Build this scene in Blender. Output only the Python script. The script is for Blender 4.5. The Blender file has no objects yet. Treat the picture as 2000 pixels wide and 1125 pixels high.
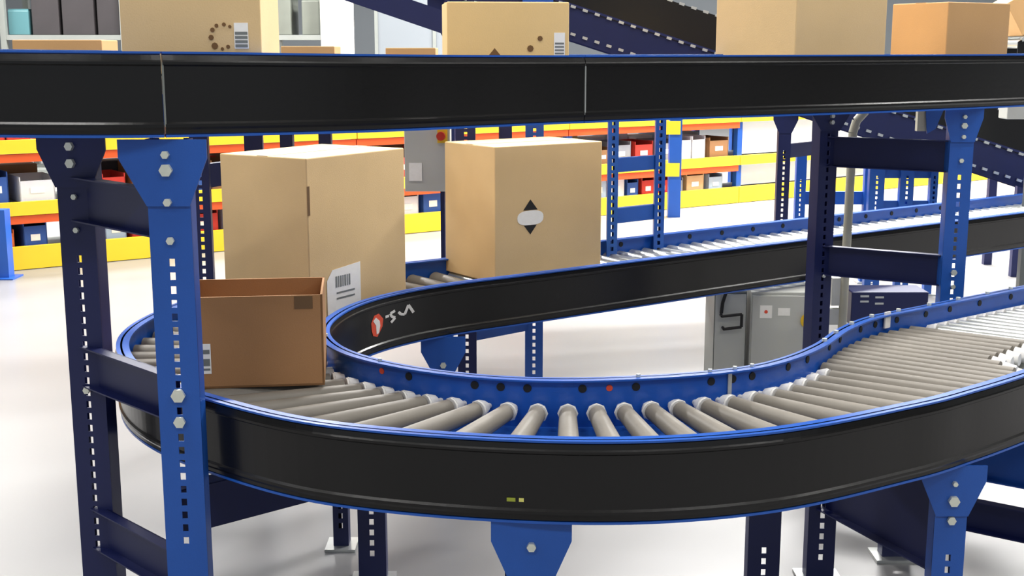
import bpy, math, random
from mathutils import Vector
random.seed(7)
scn = bpy.context.scene
COL = scn.collection
PI = math.pi
# ------------------------------------------------------------------ camera
FPX = 2450.0; EYE = 1.62; TH = math.atan(464/2450)
cam = bpy.data.cameras.new('camera'); cam.sensor_width = 36; cam.lens = 36*FPX/2000
camo = bpy.data.objects.new('camera', cam); COL.objects.link(camo)
camo.location = (0, 0, EYE); camo.rotation_euler = (PI/2-TH, 0, 0)
cam.clip_end = 200
scn.camera = camo
scn.view_settings.view_transform = 'Standard'; scn.view_settings.look = 'None'
scn.view_settings.exposure = 0.0; scn.view_settings.gamma = 1
# ------------------------------------------------------------------ materials
def lin(c):
    return tuple((v/255/12.92 if v/255 <= .04045 else ((v/255+.055)/1.055)**2.4) for v in c)+(1,)
def mat(name, rgb, rough=.5, metal=0, var=0, scale=20, bump=0, bscale=200, spec=.5, coat=0, stretch=None):
    m = bpy.data.materials.new(name); m.use_nodes = True; nt = m.node_tree
    b = nt.nodes['Principled BSDF']; c = lin(rgb)
    b.inputs['Base Color'].default_value = c; b.inputs['Roughness'].default_value = rough
    b.inputs['Metallic'].default_value = metal; b.inputs['Specular IOR Level'].default_value = spec
    b.inputs['Coat Weight'].default_value = coat
    tc = nt.nodes.new('ShaderNodeTexCoord'); src = tc.outputs['Object']
    if stretch:
        mp = nt.nodes.new('ShaderNodeMapping'); mp.inputs['Scale'].default_value = stretch
        nt.links.new(src, mp.inputs['Vector']); src = mp.outputs['Vector']
    if var:
        n = nt.nodes.new('ShaderNodeTexNoise'); n.inputs['Scale'].default_value = scale; n.inputs['Detail'].default_value = 4
        nt.links.new(src, n.inputs['Vector'])
        mx = nt.nodes.new('ShaderNodeMix'); mx.data_type = 'RGBA'
        mx.inputs[6].default_value = tuple(v*(1-var) for v in c[:3])+(1,)
        mx.inputs[7].default_value = tuple(min(1, v*(1+var)) for v in c[:3])+(1,)
        nt.links.new(n.outputs['Fac'], mx.inputs[0]); nt.links.new(mx.outputs[2], b.inputs['Base Color'])
    if bump:
        n2 = nt.nodes.new('ShaderNodeTexNoise'); n2.inputs['Scale'].default_value = bscale
        nt.links.new(src, n2.inputs['Vector'])
        bp = nt.nodes.new('ShaderNodeBump'); bp.inputs['Strength'].default_value = bump; bp.inputs['Distance'].default_value = .002
        nt.links.new(n2.outputs['Fac'], bp.inputs['Height']); nt.links.new(bp.outputs['Normal'], b.inputs['Normal'])
    return m
def emis(name, rgb, s):
    m = bpy.data.materials.new(name); m.use_nodes = True; b = m.node_tree.nodes['Principled BSDF']
    b.inputs['Base Color'].default_value = lin(rgb); b.inputs['Emission Color'].default_value = lin(rgb); b.inputs['Emission Strength'].default_value = s
    return m
M = dict(
    blue=mat('blue_powder_coat', (30, 84, 170), .38, 0, .08, 12, .15, 300),
    bluerail=mat('blue_rail_coat', (28, 86, 178), .33, 0, .08, 15, .1, 300),
    navy=mat('blue_coat_shaded', (13, 24, 76), .45, 0, .12, 10),  # blue coat of shaded steelwork, the shade put into the colour
    black=mat('black_guard_plastic', (15, 14, 14), .27, 0, .25, 4, .1, 60, .4),
    bead=mat('black_bead', (40, 38, 38), .2, 0, 0),
    roller=mat('grey_sleeve', (126, 120, 110), .5, 0, .18, 9, .1, 120, .4),
    steel=mat('zinc_steel', (205, 208, 205), .3, .75, .12, 25),
    bolt=mat('zinc_bolt', (225, 228, 215), .35, .5, .1, 60),
    white=mat('white_plastic', (232, 230, 226), .4),
    hole=mat('hole_dark', (14, 14, 16), .6),
    card=mat('cardboard', (224, 193, 144), .85, 0, .06, 6, .2, 250, .2),
    cardy=mat('cardboard_yellowish', (236, 202, 142), .85, 0, .05, 6, .2, 250, .2),
    cardo=mat('cardboard_orange', (202, 160, 110), .85, 0, .06, 6, .2, 250, .2),
    cardb=mat('cardboard_brown', (170, 126, 86), .85, 0, .06, 6, .2, 250, .2),
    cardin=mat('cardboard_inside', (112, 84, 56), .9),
    tape=mat('paper_tape', (206, 176, 134), .45),
    label=mat('paper_label', (250, 247, 240), .6, 0, .06, 60),
    ink=mat('black_ink', (26, 24, 24), .7),
    inkb=mat('brown_ink', (118, 84, 48), .8),
    grey=mat('cabinet_grey', (190, 191, 184), .42, 0, .04, 5),
    greyd=mat('cabinet_dark_grey', (120, 124, 120), .45, 0, .1, 5),
    beige=mat('beige_tube', (168, 166, 150), .5),
    yellow=mat('yellow_coat', (240, 200, 40), .45, 0, .05, 5),
    orange=mat('orange_coat', (232, 92, 34), .45, 0, .06, 5),
    red=mat('red_plastic', (196, 30, 24), .35),
    logo=mat('logo_red', (226, 78, 48), .5),
    ygreen=mat('yellow_green_print', (150, 160, 50), .6), lemon=mat('pale_yellow_print', (215, 210, 115), .6),
    wallm=mat('wall_cladding', (112, 118, 123), .6, 0, .06, .8),
    ceil=mat('ceiling_sheet', (120, 122, 125), .7, 0, .1, .6),
    panelw=mat('pale_panel', (226, 232, 240), .5, 0, .03, 2), colm=mat('column_paint', (236, 226, 214), .6, 0, .03, 2),
    teal=mat('teal_plastic', (70, 110, 115), .4), darkg=mat('dark_goods', (42, 38, 40), .6, 0, .4, 3),
    olive=mat('grey_green_goods', (96, 100, 92), .6, 0, .3, 3),
)
# epoxy floor: pale, slightly glossy, mottled
fm = mat('epoxy_floor', (128, 127, 127), .3, 0, .09, .6, .05, 3); M['floor'] = fm
# ------------------------------------------------------------------ mesh builder
class MB:
    def __init__(s): s.v = []; s.f = []; s.sm = []
    def add(s, vs, fs, smooth=False):
        b = len(s.v); s.v += [tuple(v) for v in vs]
        for f in fs: s.f.append(tuple(i+b for i in f)); s.sm.append(smooth)
    def box(s, c, d, rz=0, rx=0, ry=0):
        from mathutils import Euler
        R = Euler((rx, ry, rz)).to_matrix(); c = Vector(c)
        vs = [c+R@Vector((x*d[0]/2, y*d[1]/2, z*d[2]/2)) for x in (-1, 1) for y in (-1, 1) for z in (-1, 1)]
        s.add(vs, [(0, 1, 3, 2), (4, 6, 7, 5), (0, 4, 5, 1), (2, 3, 7, 6), (0, 2, 6, 4), (1, 5, 7, 3)]); return s
    def cyl(s, a, b, r0, r1=None, n=14, caps=True):
        a = Vector(a); b = Vector(b); r1 = r0 if r1 is None else r1; d = (b-a).normalized()
        u = d.cross(Vector((0, 0, 1)));
        if u.length < .01: u = Vector((1, 0, 0))
        u.normalize(); w = d.cross(u)
        A = [a+(u*math.cos(2*PI*i/n)+w*math.sin(2*PI*i/n))*r0 for i in range(n)]
        B = [b+(u*math.cos(2*PI*i/n)+w*math.sin(2*PI*i/n))*r1 for i in range(n)]
        s.add(A+B, [(i, (i+1) % n, n+(i+1) % n, n+i) for i in range(n)], True)
        if caps: s.add(A, [tuple(range(n))[::-1]]); s.add(B, [tuple(range(n))])
        return s
    def tube(s, pts, r, n=8):
        for a, b in zip(pts, pts[1:]): s.cyl(a, b, r, n=n)
        return s
    def quad(s, pts, thick_vec):
        t = Vector(thick_vec); P = [Vector(p) for p in pts]; n = len(P)
        s.add(P+[p+t for p in P], [tuple(range(n)), tuple(range(2*n-1, n-1, -1))]+[(i, n+i, n+(i+1) % n, (i+1) % n) for i in range(n)]); return s
    def build(s, name, m, parent=None, kind=None, bevel=0):
        me = bpy.data.meshes.new(name); me.from_pydata(s.v, [], s.f); me.polygons.foreach_set('use_smooth', s.sm)
        me.materials.append(M[m] if isinstance(m, str) else m); me.update()
        import bmesh
        bm = bmesh.new(); bm.from_mesh(me); bmesh.ops.recalc_face_normals(bm, faces=bm.faces); bm.to_mesh(me); bm.free()
        o = bpy.data.objects.new(name, me); COL.objects.link(o)
        if parent: o.parent = parent; o.matrix_parent_inverse = parent.matrix_world.inverted() if False else o.matrix_parent_inverse
        if kind: o['kind'] = kind
        if bevel:
            md = o.modifiers.new('bevel', 'BEVEL'); md.width = bevel; md.segments = 2; md.limit_method = 'ANGLE'
        return o
def tag(o, label, cat, group=None):
    o['label'] = label; o['category'] = cat
    if group: o['group'] = group
    return o
def thing(name, label, cat, loc=(0, 0, 0), rz=0, group=None):
    o = bpy.data.objects.new(name, None); COL.objects.link(o); o.location = loc; o.rotation_euler = (0, 0, rz)
    o.empty_display_size = .1
    return tag(o, label, cat, group)
def copy_tree(o, parent=None):
    c = o.copy(); COL.objects.link(c)
    if parent: c.parent = parent
    for ch in o.children: copy_tree(ch, c)
    return c
# ------------------------------------------------------------------ paths
def catmull(P, n=10):
    P = [Vector(p) for p in P]; out = []
    Q = [P[0]*2-P[1]]+P+[P[-1]*2-P[-2]]
    for i in range(1, len(Q)-2):
        p0, p1, p2, p3 = Q[i-1:i+3]
        for k in range(n):
            t = k/n
            out.append(.5*((2*p1)+(p2-p0)*t+(2*p0-5*p1+4*p2-p3)*t*t+(3*p1-p0-3*p2+p3)*t**3))
    out.append(P[-1]); return out
def normals(path):
    out = []
    for i in range(len(path)):
        a = path[max(0, i-1)]; b = path[min(len(path)-1, i+1)]; d = b-a
        d = Vector((d.x, d.y, 0)).normalized(); out.append(Vector((-d.y, d.x, 0)))
    return out
def sweep(mb, path, prof, side=1, smooth=True):
    """closed profile [(n, z)] swept along a 3-D path; n>0 is left of travel times side"""
    N = normals(path); k = len(prof); vs = []
    for p, n in zip(path, N):
        for a, z in prof: vs.append(p+n*(a*side)+Vector((0, 0, z)))
    fs = []
    for i in range(len(path)-1):
        for j in range(k): fs.append((i*k+j, i*k+(j+1) % k, (i+1)*k+(j+1) % k, (i+1)*k+j))
    fs.append(tuple(range(k))); fs.append(tuple(range((len(path)-1)*k, len(path)*k))[::-1])
    mb.add(vs, fs, False); return mb
def rail_parts(path, side, parent, gname='side_guard', h=.2, rail='rail', guard=True, mrail='bluerail'):
    """path = rail top line.  side: direction (left of travel = +1) of the outer face."""
    r = MB()
    sweep(r, path, [(-.002, 0), (.004, 0), (.004, -h), (-.002, -h)], side)
    sweep(r, path, [(-.022, 0), (.016, 0), (.016, -.005), (-.022, -.005)], side)
    sweep(r, path, [(-.022, -h), (.014, -h), (.014, -h+.006), (-.022, -h+.006)], side)
    ro = r.build(rail, mrail, parent)
    if guard:
        g = MB()
        sweep(g, path, [(.0045, -.008), (.014, -.008), (.0175, -.02), (.0195, -.024), (.0195, -.030), (.015, -.034), (.013, -h+.036), (.018, -h+.031), (.018, -h+.024), (.015, -h+.018), (.014, -h+.009), (.0045, -h+.009)], side)
        g.build(gname, 'black', parent)
    return ro
def plen(path):
    L = [0]
    for a, b in zip(path, path[1:]): L.append(L[-1]+(b-a).length)
    return L
def at_len(path, L, s):
    for i in range(len(L)-1):
        if L[i+1] >= s:
            t = (s-L[i])/max(1e-9, L[i+1]-L[i]); return path[i].lerp(path[i+1], t), i+t
    return path[-1].copy(), len(path)-1
def at_idx(path, u):
    i = min(int(u), len(path)-2); return path[i].lerp(path[i+1], u-i)
# ------------------------------------------------------------------ LOWER CONVEYOR
LZ = .75
ST = [((0, 4.85), (-.29, 5.27)), ((-.195, 4.715), (-.62, 5.05)), ((-.37, 4.56), (-.87, 4.86)), ((-.50, 4.38), (-1.06, 4.58)),
      ((-.575, 4.18), (-1.17, 4.28)), ((-.60, 3.95), (-1.215, 3.95)), ((-.56, 3.74), (-1.17, 3.66)), ((-.46, 3.56), (-1.03, 3.37)),
      ((-.29, 3.41), (-.80, 3.12)), ((-.08, 3.31), (-.42, 2.86)), ((.15, 3.277), (.13, 2.742)), ((.419, 3.315), (.58, 2.805)),
      ((.643, 3.395), (1.0, 3.03)), ((.79, 3.51), (1.21, 3.18)), ((.925, 3.68), (1.40, 3.335)), ((1.055, 3.90), (1.58, 3.50)),
      ((1.20, 4.08), (1.73, 3.66)), ((1.41, 4.24), (1.93, 3.86)), ((1.93, 4.63), (2.40, 4.27)), ((2.7, 5.22), (3.12, 4.86))]
D = Vector((.816, .578, 0)); NP = Vector((-.578, .816, 0))
base_in = Vector((0, 4.85, 0)); SW = .52
far_in = [base_in+D*s for s in (5.6, 4.2, 2.8, 1.4, .5)]
far_out = [base_in+NP*SW+D*s for s in (5.6, 4.2, 2.8, 1.4, .5)]
inn = [Vector((p[0][0], p[0][1], 0)) for p in ST]; out = [Vector((p[1][0], p[1][1], 0)) for p in ST]
NS = 10
I_all = catmull(far_in+inn, NS); O_all = catmull(far_out+out, NS)
for p in I_all+O_all: p.z = LZ
i0 = 5*NS            # index of S0
i1 = (5+14)*NS       # end of the bend
def seg(P, a, b): return [p.copy() for p in P[a:b+1]]
def roller_set(Ip, Op, parent, spacing, m, zc, r0, r1, cap_in=None, cap_out=False, ogap=None, start=.03, gap=.012, n=14):
    L = plen(Ip); s = start; k = 0
    while s < L[-1]-.02:
        a, u = at_len(Ip, L, s); b = at_idx(Op, u); d = (b-a); d.z = 0; d.normalize()
        a = Vector((a.x, a.y, a.z-(LZ-zc))); b = Vector((b.x, b.y, b.z-(LZ-zc)))
        a1 = a+d*(gap+(.052 if cap_in and cap_in(k, s, L[-1]) else 0)); b = b-d*(ogap(u) if ogap else 0); b1 = b-d*(gap+(.045 if cap_out else 0))
        ro = MB().cyl(a1, b1, r0, r1, n=n).build('roller', m, parent)
        if cap_in and cap_in(k, s, L[-1]):
            c = MB().cyl(a+d*.02+Vector((0,0,.001)), a+d*.05, .017, .028, n=8).cyl(a+d*.048, a+d*.056, r0*1.08, n=12); c.cyl(a, a+d*.02, .008, n=8)
            c.build('bearing_cap', 'white', ro)
        if cap_out:
            c = MB().cyl(b-d*.008, b-d*.046, .02, .027, n=8); c.build('bearing_cap', 'white', ro)
        s += spacing; k += 1
    return k
# bend
bend = thing('curved_roller_conveyor', 'U-shaped bend of the lower conveyor with grey tapered rollers and black guards', 'conveyor', (0, 0, 0))
Ib, Ob = seg(I_all, i0, i1), seg(O_all, i0, i1)
rail_parts(Ib, 1, bend, 'inner_guard', rail='inner_rail'); rail_parts(Ob, -1, bend, 'outer_guard', rail='outer_rail')
pan = MB(); k = len(Ib)
vs = []; fs = []
for a, b in zip(Ib, Ob): vs += [a-Vector((0, 0, .135)), b-Vector((0, 0, .135)), a-Vector((0, 0, .14)), b-Vector((0, 0, .14))]
for i in range(k-1): fs += [(4*i, 4*i+1, 4*i+5, 4*i+4), (4*i+2, 4*i+6, 4*i+7, 4*i+3)]
pan.add(vs, fs); pan.build('bed_pan', 'blue', bend)
roller_set(Ib, Ob, bend, .0715, 'roller', LZ-.082, .0235, .031, cap_in=lambda k, s, L: True, start=.04)
LI = plen(Ib)
HX = [-.37, -.287, -.101, -.03, .042, .19, .263, .336, .549, .613, .671, .797, .87]
near_i = [i for i in range(len(Ib)) if Ib[i].y < 3.95]
for hx in HX:
    ii = min(near_i, key=lambda i: abs(Ib[i].x-hx) if Ib[i].x < .93 else 9)
    f = LI[ii]+(hx-Ib[ii].x)
    p, u = at_len(Ib, LI, f)
    q, _ = at_len(Ib, LI, f+.01); d = (q-p).normalized(); n = Vector((-d.y, d.x, 0))
    rd = hx in (.263, -.37)
    o = MB().cyl(p-n*.002+Vector((0, 0, -.027)), p-n*.0045+Vector((0, 0, -.027)), .009 if rd else .0115, n=14).build('hole_plug', 'logo' if rd else 'hole', bend)
    if rd: o['label'] = 'orange-red hole plug'
# flange bolts on the inner rail
for f in (1.30, 1.68, 2.45, 2.66, 2.74, 2.80):
    p, u = at_len(Ib, LI, f)
    MB().cyl(p+Vector((0, 0, .0)), p+Vector((0, 0, .008)), .006, n=8).build('bolt', 'bolt', bend)
# splice plates
for f, hh in ((1.24, .05), (2.72, .07)):
    p, u = at_len(Ib, LI, f); q, _ = at_len(Ib, LI, f+.01); d = (q-p).normalized(); n = Vector((-d.y, d.x, 0))
    MB().box(p-n*.006+Vector((0, 0, -hh/2-.004)), (.012, .004, hh), math.atan2(d.y, d.x)).build('splice_strip', 'steel', bend)
# mark and lettering on the inner guard (far-left of the bend)
def on_guard(path, side, s0, pts, th, name, m, par, off=.0145):
    L = plen(path); mb = MB(); P = []
    for (u, z) in pts:
        p, _ = at_len(path, L, s0+u); q, _ = at_len(path, L, s0+u+.01); d = (q-p).normalized(); n = Vector((-d.y, d.x, 0))*side
        P.append(p+n*off+Vector((0, 0, z-LZ)))
    n0 = (P[1]-P[0]).cross(P[2]-P[0]).normalized()
    p, _ = at_len(path, L, s0); q, _ = at_len(path, L, s0+.01); d = (q-p).normalized(); n = Vector((-d.y, d.x, 0))*side
    mb.quad(P, n*th); return mb.build(name, m, par)
best = min(range(len(Ib)//3), key=lambda i: abs((1000+FPX*Ib[i].x/(Ib[i].y*math.cos(TH)+.9*math.sin(TH)))-733)); s_logo = LI[best]
def U_(dx): return -dx*1.45+.012     # picture right = back along the path
mk = on_guard(Ib, 1, s_logo, [(U_(-.026), .668), (U_(-.012), .692), (U_(.008), .695), (U_(.026), .672), (U_(.022), .645), (U_(0), .612), (U_(-.018), .62), (U_(-.024), .64)], .001, 'red_emblem', 'logo', bend)
on_guard(Ib, 1, s_logo, [(U_(-.018), .674), (U_(-.006), .684), (U_(.010), .668), (U_(.012), .650), (U_(.006), .625), (U_(-.004), .622), (U_(-.006), .655)], .0008, 'emblem_stroke', 'white', mk, .0160)
def stroke(a, b, w=.0095):
    d = Vector((b[0]-a[0], b[1]-a[1])); d.normalize(); n = Vector((-d.y, d.x))*w/2
    return [(U_(a[0]+n.x), a[1]+n.y), (U_(b[0]+n.x), b[1]+n.y), (U_(b[0]-n.x), b[1]-n.y), (U_(a[0]-n.x), a[1]-n.y)]
for a, b in (((.034, .676), (.048, .677)), ((.054, .684), (.072, .690)), ((.054, .684), (.058, .672)), ((.058, .672), (.072, .664)), ((.072, .664), (.056, .650)),
             ((.085, .682), (.094, .672)), ((.094, .672), (.108, .668)), ((.108, .668), (.122, .700)), ((.122, .700), (.140, .668))):
    on_guard(Ib, 1, s_logo, stroke(a, b), .0008, 'lettering', 'white', bend, .0160)
# small yellow sticker print on the outer guard
LO = plen(Ob); bi = min(range(len(Ob)//2, len(Ob)), key=lambda i: abs(Ob[i].x-.04)); so = LO[bi]
on_guard(Ob, -1, so-.012, [(-.022, .611), (-.002, .611), (-.002, .602), (-.022, .602)], .001, 'print_mark', 'ygreen', bend)
on_guard(Ob, -1, so-.012, [(.006, .611), (.017, .611), (.017, .602), (.006, .602)], .001, 'print_mark', 'lemon', bend)
# far straight
fars = thing('straight_roller_conveyor', 'straight lower conveyor with bright steel rollers running away to the right behind the bend', 'conveyor')
If, Of = seg(I_all, 0, i0), seg(O_all, 0, i0)
rail_parts(If, 1, fars, 'inner_guard', rail='inner_rail'); rail_parts(Of, -1, fars, 'outer_guard', rail='outer_rail')
roller_set(If, Of, fars, .079, 'steel', LZ-.08, .025, .025, start=.04, n=12)
LF = plen(Of)
for k in range(14):
    s = LF[-1]-.55-k*.22; p, _ = at_len(Of, LF, s)
    MB().cyl(p-NP*.002+Vector((0, 0, -.028)), p-NP*.005+Vector((0, 0, -.028)), .012, n=12).build('hole_plug', 'hole', fars)
# right straight
rgt = thing('merging_roller_conveyor', 'wide lower conveyor piece at the right edge, grey rollers then white zinc rollers', 'conveyor')
Ir, Or = seg(I_all, i1, len(I_all)-1), seg(O_all, i1, len(O_all)-1)
rail_parts(Ir, 1, rgt, 'inner_guard', rail='inner_rail'); rail_parts(Or, -1, rgt, 'outer_guard', rail='outer_rail')
cut = int(3.0*NS)
def pan_of(Ip, Op, par, m):
    vs = []; fs = []
    for a, b in zip(Ip, Op): vs += [a-Vector((0, 0, .115)), b-Vector((0, 0, .115)), a-Vector((0, 0, .12)), b-Vector((0, 0, .12))]
    for i in range(len(Ip)-1): fs += [(4*i, 4*i+1, 4*i+5, 4*i+4), (4*i+2, 4*i+6, 4*i+7, 4*i+3)]
    pn = MB(); pn.add(vs, fs); pn.build('bed_pan', m, par)
pan_of(Ir, Or, rgt, 'greyd')
roller_set(Ir[:cut+1], Or[:cut+1], rgt, .056, 'roller', LZ-.08, .0245, .0265, start=.01, cap_out=True, ogap=lambda u: min(.2, max(0, (u-8)*.025)))
roller_set(Ir[cut:], Or[cut:], rgt, .058, 'steel', LZ-.08, .0255, .0255, start=.01, cap_in=lambda k, s, L: True)
LR = plen(Ir)
for s in (.10, .22, .40, .50, .62, .78, .92, 1.1, 1.3):
    p, _ = at_len(Ir, LR, s); q, _ = at_len(Ir, LR, s+.01); d = (q-p).normalized(); n = Vector((-d.y, d.x, 0))
    MB().cyl(p-n*.002+Vector((0, 0, -.028)), p-n*.0045+Vector((0, 0, -.028)), .011, n=12).build('hole_plug', 'hole', rgt)
for s in (.05, .18, .33, .48, .63, .80, .97, 1.15, 1.3):
    p, _ = at_len(Ir, LR, s); MB().cyl(p, p+Vector((0, 0, .009)), .008, n=8).build('bolt', 'bolt', rgt)
p, _ = at_len(Ir, LR, .56); MB().box(p+Vector((.004, -.012, -.018)), (.03, .006, .055), .7).build('clip', 'white', rgt)
# ------------------------------------------------------------------ UPPER CONVEYOR
UP = [(-2.4, 3.5, 1.625), (-1.9, 3.13, 1.625), (-1.5, 2.98, 1.623), (-1.2, 2.945, 1.621), (-.92, 2.965, 1.6185), (-.72, 3.045, 1.6165), (-.395, 3.27, 1.611),
      (-.13, 3.51, 1.608), (.17, 3.765, 1.606), (.49, 3.97, 1.606), (.83, 4.155, 1.606), (1.234, 4.39, 1.606), (1.73, 4.73, 1.606), (2.4, 5.25, 1.606), (3.2, 5.9, 1.606)]
UPn = catmull(UP, 8)
NU = normals(UPn); UPf = [p+n*.56 for p, n in zip(UPn, NU)]
def idx_x(X): return min(range(len(UPn)), key=lambda i: abs(UPn[i].x-X) + (5 if UPn[i].y > 6 else 0))
ia, ib = idx_x(-.83), idx_x(.195)
upsec = []
for a, b, nm, lab in ((0, ia, 'upper_roller_conveyor', 'left end piece of the raised black-guarded conveyor, above the near blue post'),
                      (ia, ib, 'upper_roller_conveyor', 'middle curved piece of the raised conveyor, between its two upright joint lines'),
                      (ib, len(UPn)-1, 'upper_roller_conveyor', 'right-hand piece of the raised conveyor with black guard and bright edge line')):
    t = thing(nm, lab, 'conveyor'); upsec.append(t)
    A, B = seg(UPn, a, b), seg(UPf, a, b)
    dd = (A[-1]-A[-2]).normalized(); dB = (B[-1]-B[-2]).normalized()
    A[-1] -= dd*.003; B[-1] -= dB*.003
    rail_parts(A, -1, t, 'near_guard', rail='near_rail'); rail_parts(B, 1, t, 'far_guard', rail='far_rail')
    La = plen(A); s = .03
    while s < La[-1]-.02:
        p, u = at_len(A, La, s); q = at_idx(B, u); d = (q-p); d.z = 0; d.normalize()
        MB().cyl(p+d*.012-Vector((0, 0, .08)), q-d*.012-Vector((0, 0, .08)), .025, n=10).build('roller', 'roller', t); s += .085
for i, t in ((ia, upsec[0]), (ib, upsec[1])):
    p = UPn[i]; n = NU[i]; rz = math.atan2(-n.x, n.y)
    o = MB().box(p-n*.0155+Vector((0, 0, -.10)), (.0045, .004, .15), rz).build('joint_strip', 'steel' if i == ib else 'greyd', t)
# return leg behind, same level
RD = Vector((.83, .555, 0)).normalized(); RN = Vector((-RD.y, RD.x, 0)); RB = Vector((-1.75, 4.55, 1.55))
ret = thing('upper_return_conveyor', 'second raised black-sided conveyor hidden behind the front one, carrying flat cartons', 'conveyor')
A = [RB+RD*s for s in (0, 1.5, 3, 4.2)]; B = [p+RN*.52 for p in A]
rail_parts(A, -1, ret, 'near_guard', rail='near_rail', h=.15); rail_parts(B, 1, ret, 'far_guard', rail='far_rail', h=.15)
for k in range(46):
    p = RB+RD*(.05+k*.09)-Vector((0, 0, .04)); MB().cyl(p+RN*.01, p+RN*.51, .025, n=10).build('roller', 'roller', ret)
# ------------------------------------------------------------------ SUPPORT FRAMES
def post_mesh(w, dep, z0, z1, hw=.014, hh=.019, pitch=.034, hz0=None, hz1=None):
    mb = MB(); t = .004; cw = (w-hw)/2
    hz0 = z0+.08 if hz0 is None else hz0; hz1 = z1-.2 if hz1 is None else hz1
    for sx in (-1, 1): mb.box((sx*(hw/2+cw/2), 0, (z0+z1)/2), (cw, t, z1-z0)); mb.box((sx*(w/2-t/2), dep/2, (z0+z1)/2), (t, dep, z1-z0))
    for sx in (-1, 1): mb.box((sx*(w/2-.012), dep-t/2, (z0+z1)/2), (.02, t, z1-z0))
    z = hz0; prev = z0
    while z < hz1:
        mb.box((0, 0, (prev+z-hh/2)/2), (hw, t, z-hh/2-prev)); prev = z+hh/2; z += pitch
    mb.box((0, 0, (prev+z1)/2), (hw, t, z1-prev)); return mb
def place(o, loc, rz): o.location = loc; o.rotation_euler = (0, 0, rz)
def gusset_mesh(wt, wb, h, hf, asym=0):
    mb = MB(); pts = [(-wt/2+asym, -.005, 0), (wt/2+asym*.4, -.005, 0), (wt/2+asym*.4, -.005, -hf), (wb/2, -.005, -h), (-wb/2, -.005, -h), (-wt/2+asym, -.005, -hf)]
    mb.quad(pts, (0, -.005, 0)); return mb
def support(label, posts, beams, rz=0, cat='support frame', name='support_frame'):
    """posts: dict(x,y,top,w,gus,(wt,h),mat,bolts) ; beams: (i,j,z,h,mat)"""
    t = thing(name, label, cat, (posts[0]['x'], posts[0]['y'], 0)); bx, by = posts[0]['x'], posts[0]['y']
    for p in posts:
        w = p.get('w', .09); m = p.get('m', 'blue'); pr = p.get('rz', rz); bot = p.get('bot', 0)
        loc = (p['x']-bx, p['y']-by, 0)
        o = post_mesh(w, p.get('dep', .05), bot, p['top'], hz0=p.get('hz0'), hz1=p.get('hz1'), pitch=p.get('pitch', .034)).build('post', m, t); place(o, loc, pr)
        if bot == 0:
            f = MB().box((0, .02, .005), (w+.05, .11, .01)).build('foot_plate', 'steel', t); place(f, loc, pr)
        if p.get('gus'):
            wt, h = p['gus']; g = gusset_mesh(wt, w, h, h*p.get('hf', .28), p.get('asym', 0)).build('gusset', m, t); place(g, (loc[0], loc[1], p['top']), pr)
        for (bz, br) in p.get('bolts', []):
            b = MB().cyl((0, -.004, bz), (0, -.022 if p.get('gus') and bz > p['top']-p['gus'][1] else -.013, bz), br, n=6).build('bolt', 'bolt', t); place(b, loc, pr)
    for (i, j, z, h, m) in beams:
        a = Vector((posts[i]['x']-bx, posts[i]['y']-by, 0)); b = Vector((posts[j]['x']-bx, posts[j]['y']-by, 0)); d = (b-a); L = d.length; an = math.atan2(d.y, d.x)
        mb = MB(); c = (a+b)/2+Vector((0, .028, z)); cs, sn = math.cos(an), math.sin(an); L -= .02
        mb.box(c, (L, .004, h), an)
        for s in (-1, 1):
            mb.box(c+Vector((-sn*.016, cs*.016, s*(h/2-.002))), (L, .032, .004), an)
        mb.build('cross_beam', m, t)
    return t
# frame A: the big left one
support('near bright blue perforated post and the dark post behind it, at the left',
        [dict(x=-.825, y=3.005, top=1.412, w=.103, gus=(.205, .16), asym=-.012, bolts=[(1.376, .010), (1.339, .016), (1.262, .010), (1.168, .010), (.781, .018), (.713, .015)], hz0=.40, hz1=1.13),
         dict(x=-1.17, y=3.35, top=1.40, w=.105, m='navy', gus=(.20, .14), bolts=[(1.37, .012), (1.325, .013), (1.235, .008), (1.145, .008), (.70, .01)], hz0=.25, hz1=1.10, rz=-.2)],
        [(0, 1, 1.228, .12, 'navy'), (0, 1, .765, .115, 'navy'), (0, 1, .295, .12, 'navy')])
# frame B: dark posts behind left
support('two slender navy posts seen behind the near blue post at left',
        [dict(x=-1.30, y=5.22, top=1.40, w=.075, m='navy', hz0=.5, hz1=1.25), dict(x=-1.14, y=5.55, top=1.40, w=.08, m='navy')], [(0, 1, 1.1, .1, 'navy')], rz=.1)
support('pair of thin navy posts just visible above the tallest carton',
        [dict(x=-.995, y=5.55, top=1.40, w=.055, m='navy'), dict(x=-.84, y=5.65, top=1.40, w=.055, m='navy')], [(0, 1, 1.0, .1, 'navy')])
# frame C: right
support('blue and navy post pair holding up the right of the raised conveyor',
        [dict(x=1.70, y=4.76, top=1.405, w=.09, gus=(.145, .125), bolts=[(1.375, .008), (1.342, .012), (1.30, .008), (1.21, .009), (.78, .012), (.725, .009)], hz0=.5, hz1=1.15),
         dict(x=1.262, y=5.02, top=1.405, w=.09, m='navy', gus=(.2, .1), bolts=[(1.365, .009), (1.34, .009), (.72, .007)], hz0=.3, hz1=1.3, rz=.45)],
        [(0, 1, 1.223, .12, 'navy'), (0, 1, .783, .12, 'navy')])
# frame E: centre behind carton
support('centre support with two perforated blue posts behind the bend, seen under the far guard',
        [dict(x=-.205, y=5.58, top=1.40, w=.085, m='navy', hz0=.1, hz1=1.3), dict(x=.105, y=5.85, top=1.40, w=.085, m='blue', hz0=.1, hz1=1.3),
         dict(x=-.03, y=5.72, top=1.40, w=.06, m='navy', bot=.44)],
        [(0, 1, .37, .13, 'blue')])
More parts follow.
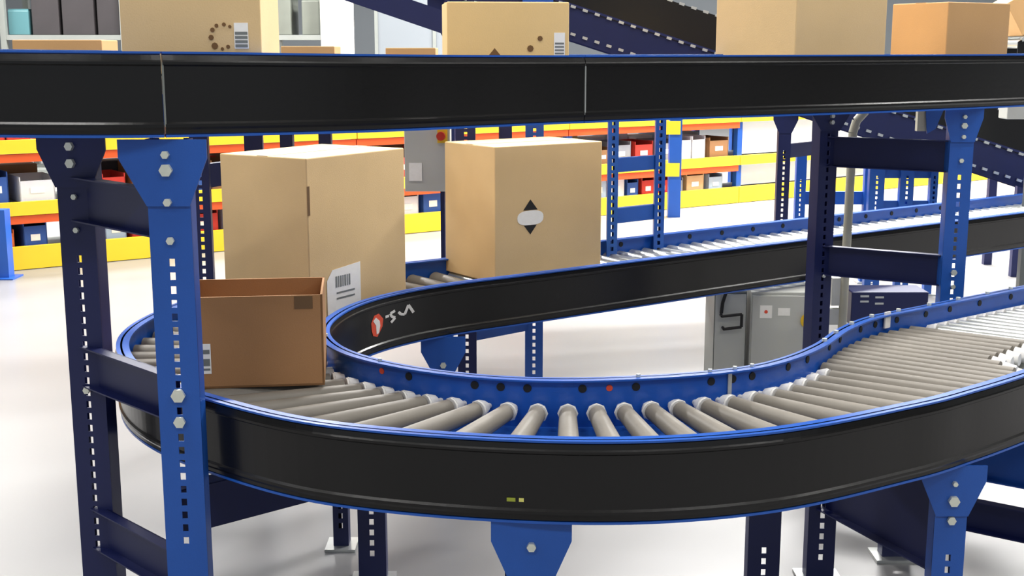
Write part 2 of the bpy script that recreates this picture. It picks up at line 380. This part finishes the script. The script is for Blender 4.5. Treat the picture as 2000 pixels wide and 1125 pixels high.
# gusset leg of far guard
support('bright blue leg with broad bracket under the far side of the bend',
        [dict(x=-.262, y=4.66, top=.55, w=.075, gus=(.17, .15), hf=.4, bolts=[(.44, .012)])], [])
# near outer leg
support('blue leg with wide bracket under the nearest point of the black outer guard',
        [dict(x=.045, y=2.765, top=.548, w=.11, gus=(.188, .14), hf=.35, bolts=[(.487, .011)], hz0=.1, hz1=.4), dict(x=.02, y=3.31, top=.55, w=.08, m='navy')], [(0, 1, .30, .1, 'navy')])
# inner legs bottom left
support('dark blue leg pair under the left of the bend, behind the near blue post',
        [dict(x=-.43, y=3.64, top=.552, w=.085, m='navy', hz0=.1, hz1=.4), dict(x=-.565, y=3.92, top=.552, w=.05, m='navy')], [])
# right lower frame
support('bracketed blue leg and dark inner legs under the right of the near guard',
        [dict(x=1.165, y=3.16, top=.548, w=.085, gus=(.17, .14), hf=.3, bolts=[(.50, .007), (.452, .015), (.395, .012)], hz0=.05, hz1=.3),
         dict(x=.955, y=3.66, top=.55, w=.085, m='navy'), dict(x=.745, y=3.50, top=.55, w=.095, m='navy', hz0=.1, hz1=.2)],
        [(0, 1, .38, .29, 'navy')])
support('blue leg with deep beam at the lower right edge of the view',
        [dict(x=1.62, y=3.56, top=.548, w=.085), dict(x=1.24, y=3.83, top=.55, w=.085, m='navy')], [(0, 1, .43, .22, 'blue'), (0, 1, .2, .1, 'navy')])
# long low beam from the near blue post
t = thing('bracing_channel', 'deep navy channel running back from the near blue post beneath the conveyor bend', 'beam')
a = Vector((-.87, 3.10, .435)); b = Vector((-.05, 3.83, .425)); d = b-a; an = math.atan2(d.y, d.x); c = (a+b)/2
MB().box(c, (d.length, .006, .12), an, 0, -math.atan2(d.z, d.length)).build('web', 'navy', t)
for s in (-1, 1): MB().box(c+Vector((-math.sin(an)*.03, math.cos(an)*.03, s*.06)), (d.length, .06, .005), an, 0, -math.atan2(d.z, d.length)).build('flange', 'navy', t)
# ladder frame H
support('ladder-like blue frame with two cross beams beyond the carton with the diamond mark',
        [dict(x=.462, y=5.735, top=1.45, w=.048, bot=.57, hz1=1.3), dict(x=.70, y=5.925, top=1.45, w=.048, bot=.57, hz1=1.3)], [(0, 1, 1.10, .065, 'blue'), (0, 1, .865, .07, 'blue')], name='ladder_frame')
# ------------------------------------------------------------------ INCLINED CONVEYOR behind
def incline(label, x0, x1, Y, zf, slope, yw=.5, hang=True):
    t = thing('inclined_conveyor', label, 'conveyor')
    P = [Vector((x, Y, zf-slope*(x-x0))) for x in (x0, x1)]
    for off, sd, nm in ((0, -1, 'near'), (yw, 1, 'far')):
        Q = [p+Vector((0, off, 0)) for p in P]
        g = MB(); sweep(g, Q, [(0, 0), (.012, 0), (.012, -.235), (0, -.235)], sd); g.build(nm+'_guard', 'black', t)
        r = MB(); sweep(r, Q, [(0, -.235), (.004, -.235), (.004, -.44), (0, -.44)], sd); sweep(r, Q, [(0, -.215), (.02, -.215), (.02, -.23), (0, -.23)], sd); r.build(nm+'_rail', 'navy', t)
    n = int((x1-x0)/.09)
    u = Vector((1, 0, -slope)).normalized()
    bb = MB()
    for k in range(min(n, 95)):
        x = x0+.05+k*.09; z = zf-slope*(x-x0)
        MB().cyl((x, Y+.01, z-.05), (x, Y+yw-.01, z-.05), .025, n=8).build('roller', 'steel', t)
    for row in (-.232, -.40, .0):
        for k in range(int((x1-x0)/.075)):
            x = x0+.03+k*.075; z = zf-slope*(x-x0)+row
            bb.box((x, Y-.024, z), (.032, .012, .016), 0, 0, math.atan(slope))
    o = bb.build('bolt_row', 'steel', t); o['kind'] = 'stuff'
    return t
zf0 = 2.125+.32*(.36+1.3)
incline('long black conveyor with rows of bright studs sloping down right in the background', -1.3, 3.42, 8.0, zf0, .32)
support('navy post pair below the inclined conveyor, left of the dark frame at right', [dict(x=1.745, y=8.06, top=1.22, w=.08, m='navy', gus=(.16, .12), hz0=.3, hz1=1.0), dict(x=2.10, y=8.45, top=1.10, w=.07, m='navy')], [(0, 1, .98, .09, 'navy')])
support('navy post with corner plate under the upper end of the inclined conveyor', [dict(x=-.40, y=8.06, top=1.94, w=.07, m='navy', gus=(.26, .24)), dict(x=-.40, y=8.45, top=1.94, w=.07, m='navy')], [(0, 1, 1.5, .1, 'navy')])
t = thing('cable_tray', 'navy tray hanging under the upper end of the inclined conveyor', 'tray')
P = [Vector((-1.05, 7.92, 2.07)), Vector((-.38, 7.92, 1.845))]
sweep(MB(), P, [(0, 0), (.1, 0), (.1, -.14), (0, -.14)], -1).build('tray_body', 'navy', t)
for p in P: MB().box(p+Vector((.02 if p.x < -1 else -.02, -.05+.03, .05)), (.03, .03, .2)).build('hanger', 'navy', t)
t = MB().box((.16, 7.94, 1.985), (.19, .02, .16)).build('mounting_plate', 'blue'); tag(t, 'bright blue plate on the inclined conveyor just above the low wide carton', 'plate')
# small frame in far right
support('small distant blue frame with low cross beams, right of the navy post pair',
        [dict(x=2.42, y=8.3, top=1.0, w=.10), dict(x=2.62, y=8.3, top=1.0, w=.09), dict(x=2.80, y=8.3, top=1.0, w=.05)], [(0, 2, .82, .07, 'blue'), (0, 2, .60, .07, 'blue')])
support('distant blue rail stand just right of the perforated navy post', [dict(x=2.02, y=8.75, top=.95, w=.07), dict(x=2.50, y=8.75, top=.95, w=.07)], [(0, 1, .60, .09, 'blue')])
# rising conveyor at far right top
t = thing('rising_conveyor', 'short black conveyor with studs rising at the top right corner', 'conveyor')
P = [Vector((3.56, 9.0, 1.68)), Vector((5.0, 9.0, 2.52))]
sweep(MB(), P, [(0, 0), (.012, 0), (.012, -.23), (0, -.23)], -1).build('near_guard', 'black', t)
sweep(MB(), [p+Vector((0, .55, 0)) for p in P], [(0, 0), (.012, 0), (.012, -.23), (0, -.23)], 1).build('far_guard', 'black', t)
bb = MB()
for k in range(17):
    p = P[0].lerp(P[1], (k+.5)/17); bb.box(p+Vector((0, -.018, 0)), (.05, .01, .028), 0, 0, -.53); bb.box(p+Vector((0, -.018, -.23)), (.05, .01, .028), 0, 0, -.53)
    MB().cyl(p+Vector((0, .005, -.04)), p+Vector((0, .545, -.04)), .03, n=8).build('roller', 'steel', t)
bb.build('bolt_row', 'steel', t)
for x, h in ((3.66, 1.52), (4.85, 2.2)):
    for dy in (0.01, .54): MB().box((x, 9.0+dy+.0, h/2), (.06, .05, h)).build('leg', 'navy', t)
# grey tubes and boxes at right
t = thing('cable_conduit', 'beige-grey conduit pipe rising beside the navy perforated post, bent at the top', 'conduit')
MB().tube([(1.425, 5.30, 0), (1.43, 5.30, .8), (1.432, 5.30, 1.28), (1.445, 5.30, 1.33), (1.48, 5.30, 1.37), (1.50, 5.30, 1.42)], .019, 12).build('pipe', 'beige', t)
MB().box((1.40, 5.32, .60), (.05, .05, .12)).build('junction_box', 'grey', t)
MB().box((1.395, 5.32, .49), (.06, .05, .07)).build('junction_box', 'grey', t)
t = thing('hanging_bracket', 'grey vertical bracket with small blue plate under the right of the raised conveyor', 'bracket')
MB().box((1.76, 5.42, 1.40), (.05, .03, .24)).build('strut', 'beige', t); 
MB().quad([(1.765, 5.40, 1.37), (1.84, 5.40, 1.37), (1.81, 5.40, 1.29), (1.775, 5.40, 1.27)], (0, -.006, 0)).build('plate', 'blue', t)
t = thing('motor_box', 'grey drive box hanging by the right end of the raised conveyor', 'box')
MB().box((2.62, 6.60, 1.34), (.12, .12, .14)).build('housing', 'grey', t, bevel=.006); MB().box((2.74, 6.60, 1.36), (.1, .08, .05)).build('terminal_cover', 'white', t)
MB().box((2.62, 6.6, 1.45), (.03, .03, .12)).build('hanger', 'greyd', t)
t = tag(MB().box((3.12, 7.55, .62), (.05, .05, 1.24)).build('grey_post', 'greyd'), 'plain grey post at the right edge beside the end of the incline', 'post')
t = thing('drive_housing', 'dark navy drive housing with painted highlights under the far conveyor, right of the conduit', 'housing', (1.60, 5.75, 0))
MB().box((.17, .1, .43), (.36, .18, .16)).build('housing', 'navy', t, bevel=.005); MB().box((.17, .1, .175), (.06, .06, .35)).build('leg', 'navy', t)
for x_, z_ in ((.05, .49), (.12, .485), (.05, .465), (.12, .455)): MB().box((x_, .009, z_), (.04, .004, .009)).build('painted_highlight', 'steel', t)  # pale bars paint highlights onto the dark plate
# ------------------------------------------------------------------ CARTONS
def carton(label, corner, yaw, wr, wl, h, z, m='card', extra=None, group=None, seam=True, name='carton'):
    """corner = nearest vertical edge; wr along yaw direction, wl along yaw+90"""
    t = thing(name, label, 'box', (corner[0], corner[1], z), yaw, group)
    b = MB().box((wr/2, wl/2, h/2), (wr, wl, h)).build('carton_body', m, t, bevel=.004)
    if seam:
        MB().box((wr/2, wl/2, h+.0006), (wr*.995, .05, .0012)).build('tape', 'tape', t)
    if extra: extra(t, wr, wl, h)
    return t
RT = LZ-.082+.029   # roller top
# big carton on the left of the bend
def ex1(t, wr, wl, h):
    l = MB().quad([(.09, -.0015, .0), (.275, -.0015, .02), (.275, -.0015, .175), (.12, -.0015, .165), (.09, -.0015, .13)], (0, .001, 0)).build('shipping_label', 'label', t)
    for k in range(7): MB().box((.14+k*.012, -.002, .12), (.005 if k % 2 else .008, .0006, .04)).build('barcode_bar', 'greyd', l)
    for z0 in (.06, .08): MB().box((.19, -.002, z0), (.10, .0006, .006)).build('print_line', 'greyd', l)
    MB().box((.006, -.0012, .42), (.012, .0015, .10)).build('torn_flap', 'cardin', t)
carton('tallest plain tan carton standing on the left curve behind the low brown carton', (-.695, 4.235), math.radians(58), .55, .40, .565, RT, 'card', ex1)
def ex2(t, wr, wl, h):
    x0 = .175; zc = .255; y = -.0015
    s = MB().quad([(x0-.036, y, zc+.032), (x0+.036, y, zc+.032), (x0, y, zc+.075)], (0, .001, 0)).build('black_triangle', 'ink', t)
    MB().quad([(x0-.032, y, zc-.03), (x0, y, zc-.068), (x0+.032, y, zc-.03)], (0, .001, 0)).build('black_triangle', 'ink', t)
    e = [(x0+.066*math.copysign(abs(math.cos(a))**.7, math.cos(a)), y-.0004, zc+.03*math.copysign(abs(math.sin(a))**.8, math.sin(a))) for a in [2*PI*k/24 for k in range(24)]]
    MB().quad(e, (0, .0008, 0)).build('white_patch', 'label', t)
carton('tan carton with black diamond mark and white patch on the far conveyor', (-.068, 4.975), math.radians(35.5), .55, .37, .55, RT-.002, 'card', ex2)
def ex3(t, wr, wl, h):
    l = MB().box((.045, -.0012, .085), (.036, .001, .085)).build('small_label', 'label', t)
    for z0, hh in ((.105, .012), (.075, .02), (.055, .006)): MB().box((.045, -.002, z0), (.03, .0006, hh)).build('print_line', 'greyd', l)
    MB().quad([(.012, -.0015, .0), (.03, -.0015, .0), (.04, -.0015, .045), (.022, -.0015, .045)], (0, .001, 0)).build('small_label', 'label', t)
    MB().box((.32, -.0012, h-.02), (.05, .001, .035)).build('hand_hole', 'cardin', t)
# open low brown carton
t = thing('open_carton', 'low brown carton with small barcode label beside the near blue post', 'box', (-.895, 3.365, RT), math.radians(7))
W, Dp, H = .372, .28, .258
w = MB(); th = .006
for c, d in (((W/2, th/2, H/2), (W, th, H)), ((W/2, Dp-th/2, H/2), (W, th, H)), ((th/2, Dp/2, H/2), (th, Dp, H)), ((W-th/2, Dp/2, H/2), (th, Dp, H)), ((W/2, Dp/2, th/2), (W, Dp, th))): w.box(c, d)
w.build('carton_body', 'cardb', t)
f = MB().box((W/2, Dp/2, H-.11), (W-.014, Dp-.014, .004)).build('shaded_inner_flap', 'cardin', t); ex3(t, W, Dp, H)  # flap kept dark: shade inside the open carton put into its colour
UZ = 1.606-.08+.025
def pm(t, wr, wl, h):   # stamped marks and label, low at right
    x = wr*.72
    for dx, dz, s in ((-.026, .0, .008), (-.022, .018, .007), (-.012, .028, .006), (.006, .031, .006), (.02, .026, .005), (-.018, -.02, .010), (.014, -.022, .006), (0, -.027, .005)):
        MB().cyl((x+dx, -.0008, dz+.088), (x+dx, -.002, dz+.088), s*.8, n=8).build('stamp_mark', 'inkb', t)
    l = MB().box((x+.047, -.001, .092), (.034, .001, .062)).build('small_label', 'label', t)
    for k in range(4): MB().box((x+.047, -.002, .068+k*.01), (.03, .0006, .007)).build('print_line', 'greyd', l)
def pm2(t, wr, wl, h):
    for dx, dz, s in ((.285, .105, .008), (.255, .075, .010), (.26, .03, .007)): MB().cyl((dx, -.0008, dz), (dx, -.002, dz), s, n=8).build('stamp_mark', 'inkb', t)
    l = MB().box((.345, -.001, .085), (.034, .001, .075)).build('small_label', 'label', t)
    for k in range(4): MB().box((.345, -.002, .06+k*.01), (.028, .0006, .005)).build('print_line', 'greyd', l)
    MB().quad([(.115, -.0015, .04), (.145, -.0015, .076), (.175, -.0015, .04)], (0, .001, 0)).build('dark_triangle', 'inkb', t)
carton('large tan carton with stamped marks, cut by the top edge, left on the raised conveyor', (-.948, 3.10), math.radians(2), .338, .30, .42, UZ+.012, 'card', pm)
carton('low wide yellowish carton alone in the middle of the raised conveyor', (-.197, 3.88), math.radians(7), .375, .22, .214, UZ, 'cardy', pm2)
carton('tall pale carton turned edge-on in front of the inclined conveyor', (.985, 4.44), math.radians(33), .46, .41, .42, UZ, 'card')
carton('orange-tan carton turned edge-on at the right of the raised conveyor', (1.655, 4.87), math.radians(30), .35, .28, .25, UZ, 'cardo')
t = carton('small ochre carton at the extreme right edge riding the rising conveyor', (3.66, 9.12), 0, .30, .34, .26, 1.74, 'cardo', seam=False); t.rotation_euler = (0, -.53, 0); t.location = (3.64, 9.12, 1.722)
for i, (px0, px1, yt, m, lab) in enumerate(((60, 232, 78, 'cardo', 'flat tan carton behind the guard, left of the large stamped carton'), (565, 668, 90, 'cardo', 'thin brown carton edge right of the large stamped carton'), (762, 858, 93, 'cardo', 'thin ochre carton edge just left of the low wide carton'))):
    s = (.32, 1.25, 1.83)[i]; p = RB+RD*s+RN*.12; y = p.y
    x0 = (px0-1000)/FPX*y*1.02; w = (px1-px0)/FPX*y; z0 = 1.535; top = EYE-(yt-98)/FPX*y
    carton(lab, (x0, y), 0, w, .2, top-z0, z0, m, seam=False, group='flat cartons on the rear raised conveyor')
# ------------------------------------------------------------------ CABINETS
t = thing('control_cabinet', 'light grey control cabinet with two stickers and red and yellow switch under far conveyor', 'cabinet', (1.10, 5.66, 0), math.radians(-3))
MB().box((.145, .14, .265), (.29, .28, .53)).build('cabinet_body', 'grey', t, bevel=.004)
dr = MB().box((.145, -.006, .265), (.28, .012, .50)).build('door', 'grey', t, bevel=.003)
for cx, w_, h_ in ((.068, .055, .06), (.15, .055, .035)): MB().box((cx, -.013, .44 if w_ != h_ else .44), (w_, .002, h_)).build('sticker', 'label', dr)
MB().cyl((.068, -.0142, .44), (.068, -.0155, .44), .008, n=12).build('sticker_mark', 'logo', dr)
sw = MB().cyl((.30, .05, .40), (.312, .05, .40), .04, n=16).cyl((.262, -.013, .40), (.262, -.02, .40), .036, n=20).build('switch_plate', 'yellow', t)
MB().cyl((.268, -.02, .40), (.268, -.045, .40), .022, n=16).build('switch_knob', 'red', sw)
MB().cyl((.272, -.013, .29), (.272, -.022, .29), .012, n=12).build('push_button', 'red', t)
# left side face of the control cabinet, its shade put into darker grey
t = thing('cabinet_side', 'darker side face of the control cabinet with black handle, shade put into its grey', 'cabinet', (.935, 5.68, 0), 0)
MB().box((.075, .13, .265), (.15, .26, .53)).build('cabinet_body', 'greyd', t, bevel=.004)
MB().box((.075, -.004, .265), (.14, .008, .50)).build('door', 'grey', t)
MB().tube([(.03, -.01, .42), (.03, -.045, .42), (.12, -.045, .43), (.12, -.045, .37), (.04, -.045, .36), (.04, -.01, .36)], .007, 8).build('handle', 'ink', t)
MB().tube([(.05, -.02, .53), (.035, -.02, .48), (.03, -.02, .43)], .008, 8).build('cable', 'ink', t)
# hanging panel
t = thing('switch_panel', 'light grey switch panel with white sheet and red switch, between the two tall cartons', 'panel', (-.54, 6.3, 0))
MB().box((.115, .08, 1.14), (.23, .14, .44)).build('panel_body', 'grey', t, bevel=.004)
MB().box((.055, .005, 1.02), (.065, .008, .09)).build('notice_sheet', 'label', t)
MB().box((.185, .10, .46), (.022, .022, .92)).build('stand_pole', 'navy', t); MB().box((.185, .10, .005), (.12, .12, .01)).build('foot_plate', 'navy', t)
s_ = MB().box((.192, .004, 1.20), (.05, .01, .07)).build('switch_plate', 'yellow', t)
MB().cyl((.185, -.001, 1.20), (.185, -.03, 1.20), .022, n=16).build('switch_knob', 'red', s_)
# ------------------------------------------------------------------ RACKS
R0 = Vector((-3.82, 9.2, 0)); R1 = Vector((6.55, 16.35, 0)); RDir = (R1-R0).normalized(); RNr = Vector((-RDir.y, RDir.x, 0)); ran = math.atan2(RDir.y, RDir.x)
LV = (.09, .46, .92)
BAY = 2.3
def rk(s, n, z): return R0+RDir*s+RNr*n+Vector((0, 0, z))
bayn = ['leftmost', 'second', 'third', 'fourth', 'fifth', 'sixth', 'second last', 'last']
ORD = ['first', 'second', 'third', 'fourth', 'fifth', 'sixth', 'seventh', 'eighth', 'ninth', 'tenth', 'eleventh', 'twelfth', 'thirteenth', 'fourteenth', 'fifteenth', 'sixteenth']
binn = 0
colors = [('red', (200, 50, 36)), ('orange', (226, 110, 50)), ('white', (228, 228, 232)), ('brown', (150, 108, 70)), ('blue', (44, 84, 160)), ('grey', (150, 152, 160)), ('black', (40, 40, 46)), ('tan', (205, 170, 125)), ('pale blue', (170, 190, 215))]
binmats = {n: mat('bin_'+n.replace(' ', '_'), c, .6) for n, c in colors}
for i in range(8):
    s0 = -1.6+i*BAY
    t = thing('storage_rack', 'low yellow and orange storage rack, %s of the row from the left' % bayn[i], 'rack', rk(s0, 0, 0), ran, 'yellow and orange racks along the back')
    for lv, z in enumerate(LV):
        th_ = .17 if lv == 0 else .10
        MB().box((BAY/2, 0, z), (BAY-.01, .05, th_)).build('yellow_beam', 'yellow', t)
        if lv and i < 4: MB().box((BAY/2, .012, z-.085), (BAY-.01, .04, .06)).build('orange_beam', 'orange', t)
        MB().box((BAY/2, .75, z-.03), (BAY-.01, .05, .09)).build('back_beam', 'orange', t)
        MB().box((BAY/2, .38, z+.03), (BAY-.02, .70, .012)).build('shelf', 'greyd', t)
    for sx in (.03,):
        for yy in (.05, .72): MB().box((sx, yy, .55 if i != 5 else .68), (.07, .06, 1.1 if i != 5 else 1.36)).build('upright', 'blue', t)
    MB().box((BAY*.5, .72, .55), (.07, .06, 1.1)).build('upright', 'blue', t); MB().box((BAY*.27, .74, .55), (.05, .05, 1.1)).build('upright', 'blue', t)
    if i == 7:
        for yy in (.05, .72): MB().box((BAY-.03, yy, .55), (.07, .06, 1.1)).build('upright', 'blue', t)
    if i >= 4:
        for zc, hh in ((.295, .235), (.69, .35)): MB().box((BAY/2+.02, .1, zc), (BAY-.1, .01, hh)).build('white_infill', 'panelw', t)  # lower one is a pale rack panel, upper one added as washed-out brightness
    # goods: individual bins and cartons
    for lv in (0, 1, 2):
        x = .12; k = 0
        zz = LV[lv]+.037
        if i >= 4: continue
        while x < BAY-.32:
            w_ = random.uniform(.15, .28); h_ = random.uniform(.16, .27)
            if lv == 2 : h_ = random.uniform(.1, .3)
            wt = [5, 3, 2, 3, 3, 1, 3, 1, 1] if i < 3 else [1, 1, 6, 1, 2, 4, 1, 1, 6]  # right bays draw paler bins, washed-out light put into their colours
            nm = random.choices([c[0] for c in colors], wt)[0]
            p = rk(s0+x, .06, zz)
            b = thing('storage_bin', '%s bin, %s from the left, %s shelf of the %s rack' % (nm, ORD[k], ['bottom', 'middle', 'top'][lv], bayn[i]), 'bin', p, ran, 'bins and cartons on the back racks')
            mb = MB(); t_ = .008; dd = .34
            for c, d in (((w_/2, t_/2, h_*.42), (w_, t_, h_*.84)), ((w_/2, dd-t_/2, h_/2), (w_, t_, h_)), ((t_/2, dd/2, h_/2), (t_, dd, h_)), ((w_-t_/2, dd/2, h_/2), (t_, dd, h_)), ((w_/2, dd/2, t_/2), (w_, dd, t_))): mb.box(c, d)
            mb.build('bin_body', binmats[nm], b)
            MB().box((w_/2, -.002, h_*.45), (w_*.4, .003, h_*.22)).build('bin_label', 'label', b)
            x += w_+random.uniform(.01, .08); k += 1; binn += 1
        x = .10; k = 0
        while x < BAY-.4 and lv < 2 and i < 4:
            w_ = random.uniform(.25, .38); h_ = random.uniform(.24, .30)
            nm = random.choices([c[0] for c in colors], [3, 3, 1, 6, 2, 2, 4, 3, 0] if i < 3 else [0, 0, 5, 1, 0, 3, 0, 2, 5])[0]  # rear cartons go paler there too, overexposure put into the colour
            b = thing('carton', '%s carton, %s from the left in the rear row, %s shelf, %s rack' % (nm, ORD[k], ['bottom', 'middle'][lv], bayn[i]), 'box', rk(s0+x, .42, zz), ran, 'bins and cartons on the back racks')
            MB().box((w_/2, .13, h_/2), (w_, .26, h_)).build('carton_body', binmats[nm], b, bevel=.004)
            MB().box((w_/2, .13, h_+.001), (w_*.98, .05, .002)).build('tape', 'tape', b)
            x += w_+.02; k += 1
# tall upright with yellow connectors (ladder neighbour) and post at far left
t = thing('rack_upright', 'blue upright with yellow connectors just right of the ladder-like frame', 'upright', (1.60, 12.35, 0))
MB().box((0, 0, .8), (.12, .1, 1.6)).build('column', 'blue', t)
for z in (.88, .47): MB().box((-.03, -.06, z), (.14, .02, .13)).build('beam_connector', 'yellow', t)
t = thing('rack_guard_post', 'bright blue guard post at the far left edge in front of the rack row', 'post', (-3.68, 8.95, 0))
MB().box((0, 0, .25), (.11, .1, .5)).build('column', 'blue', t); MB().box((0, 0, .005), (.2, .2, .01)).build('foot_plate', 'blue', t)
# second row of racks behind, dense dark goods
# ------------------------------------------------------------------ BACKGROUND above the horizon
def shelf_unit(label, x0, x1, Y, zt, items):
    t = thing('tall_shelving', label, 'shelving', (x0, Y, 0)); W_ = x1-x0
    for sx in (0, W_):
        for yy in (0, .8): MB().box((sx, yy, zt/2), (.07, .07, zt)).build('upright', 'greyd', t)
    for z in (.1, 1.0, 1.78, 2.6): 
        if z < zt: MB().box((W_/2, .4, z), (W_, .86, .06)).build('shelf', 'greyd', t)
    for j, (dx, w_, h_, m, z, lab, nm) in enumerate(items):
        o = thing(nm, lab, 'box', (x0+dx, Y+.05, z))
        MB().box((w_/2, .3, h_/2), (w_, .6, h_)).build('case_body', m, o, bevel=.01); MB().box((w_/2, .3, h_+.01), (w_*.96, .56, .02)).build('lid', m, o)
shelf_unit('tall grey shelving with dark goods at the top left of the background', -6.35, -4.85, 16, 3.0,
           [(.04, .26, .30, 'teal', 1.81, 'teal case at the left of the tall grey shelving', 'storage_case'), (.34, .34, .66, 'darkg', 1.81, 'dark case between the teal case and the widest dark case', 'storage_case'),
            (.72, .40, .70, 'darkg', 1.81, 'widest dark case in the middle of the tall grey shelving', 'storage_case'), (1.16, .28, .58, 'darkg', 1.81, 'dark case at the right end of the tall grey shelving', 'storage_case'),
            (.05, .55, .14, 'white', 1.42, 'flat white case low at the left of the tall shelving', 'storage_case'), (.75, .5, .16, 'teal', 1.42, 'flat teal case low at the right of the tall shelving', 'storage_case')])
shelf_unit('grey shelving with grey-green goods left of the white column', -3.05, -2.35, 16, 3.0,
           [(.06, .22, .5, 'olive', 1.81, 'narrow grey-green case right of the large stamped carton', 'storage_case'), (.42, .22, .42, 'olive', 1.81, 'grey-green case beside the white column', 'storage_case')])
t = thing('concrete_column', 'cream white square column standing behind the raised conveyor', 'column', (-2.03, 14.9, 0))
MB().box((0, 0, 4), (.34, .34, 8)).build('shaft', 'colm', t); MB().box((0, 0, .15), (.44, .44, .3)).build('plinth', 'colm', t)
t = thing('concrete_column', 'plain pale column at the top left corner of the view', 'column', (-6.75, 16, 0))
MB().box((0, 0, 4), (.45, .45, 8)).build('shaft', 'grey', t); MB().box((0, 0, .15), (.55, .55, .3)).build('plinth', 'grey', t)
t = thing('partition_wall', 'light grey panelled partition behind the cable tray', 'partition', (-2.0, 19, 0))
for k in range(3): MB().box((.42+k*.86, 0, 1.6), (.84, .05, 3.2)).build('panel', 'wallm', t)
for k in range(4): MB().box((-.01+k*.86, -.02, 1.6), (.05, .06, 3.2)).build('mullion', 'greyd', t)
# ------------------------------------------------------------------ SHELL
MB().box((2, 12, -.05), (44, 40, .1)).build('floor', 'floor', None, 'structure')
MB().box((2, 32.1, 4), (44, .2, 8)).build('wall_back', 'wallm', None, 'structure')
MB().box((-20.1, 12, 4), (.2, 40, 8)).build('wall_left', 'wallm', None, 'structure')
MB().box((24.1, 12, 4), (.2, 40, 8)).build('wall_right', 'wallm', None, 'structure')
MB().box((2, 12, 8.1), (44, 40, .2)).build('ceiling', 'ceil', None, 'structure')
# added unseen ceiling lamps: housings with area lamps just below
def lamp(x, y, L, W_, power, lab, rz=0, z=7.6, col=(1, .985, .96)):
    t = thing('added_ceiling_lamp', lab, 'lamp', (x, y, z), rz, 'added ceiling lamps')
    MB().box((0, 0, .04), (L, W_, .08)).build('housing', 'white', t)
    MB().box((0, 0, -.005), (L*.96, W_*.9, .01)).build('diffuser', DIFF, t)
    for dx in (-L*.4, L*.4): MB().cyl((dx, 0, .08), (dx, 0, 8-z), .01, n=6).build('suspension', 'steel', t)
    la = bpy.data.lights.new('lamp_light', 'AREA'); la.shape = 'RECTANGLE'; la.size = L*.96; la.size_y = W_*.9; la.energy = power; la.color = col
    lo = bpy.data.objects.new('lamp_light', la); COL.objects.link(lo); lo.parent = t; lo.location = (0, 0, -.015)
DIFF = emis('diffuser_glow', (255, 252, 245), 6)
rows = ['nearest', 'second', 'third', 'fourth', 'farthest']
for r, (yy, pw) in enumerate(((-4, 170), (2.0, 150), (7.5, 400), (13.5, 1700), (20, 420))):  # back rows boosted to whiten the background
    for c, xx in enumerate((-9, -3, 3, 9)):
        lamp(xx, yy, 3.0, .5, pw*(1.0 if c < 2 or r < 3 else 1.9), 'added unseen ceiling lamp, %s row, %s' % (rows[r], ['far left', 'centre left', 'centre right', 'far right'][c]))
# world: soft fill light added through the front left open behind the camera
w = bpy.data.worlds.new('world'); scn.world = w; w.use_nodes = True
w.node_tree.nodes['Background'].inputs[0].default_value = (.88, .94, 1, 1); w.node_tree.nodes['Background'].inputs[1].default_value = .45
print('bins', binn)
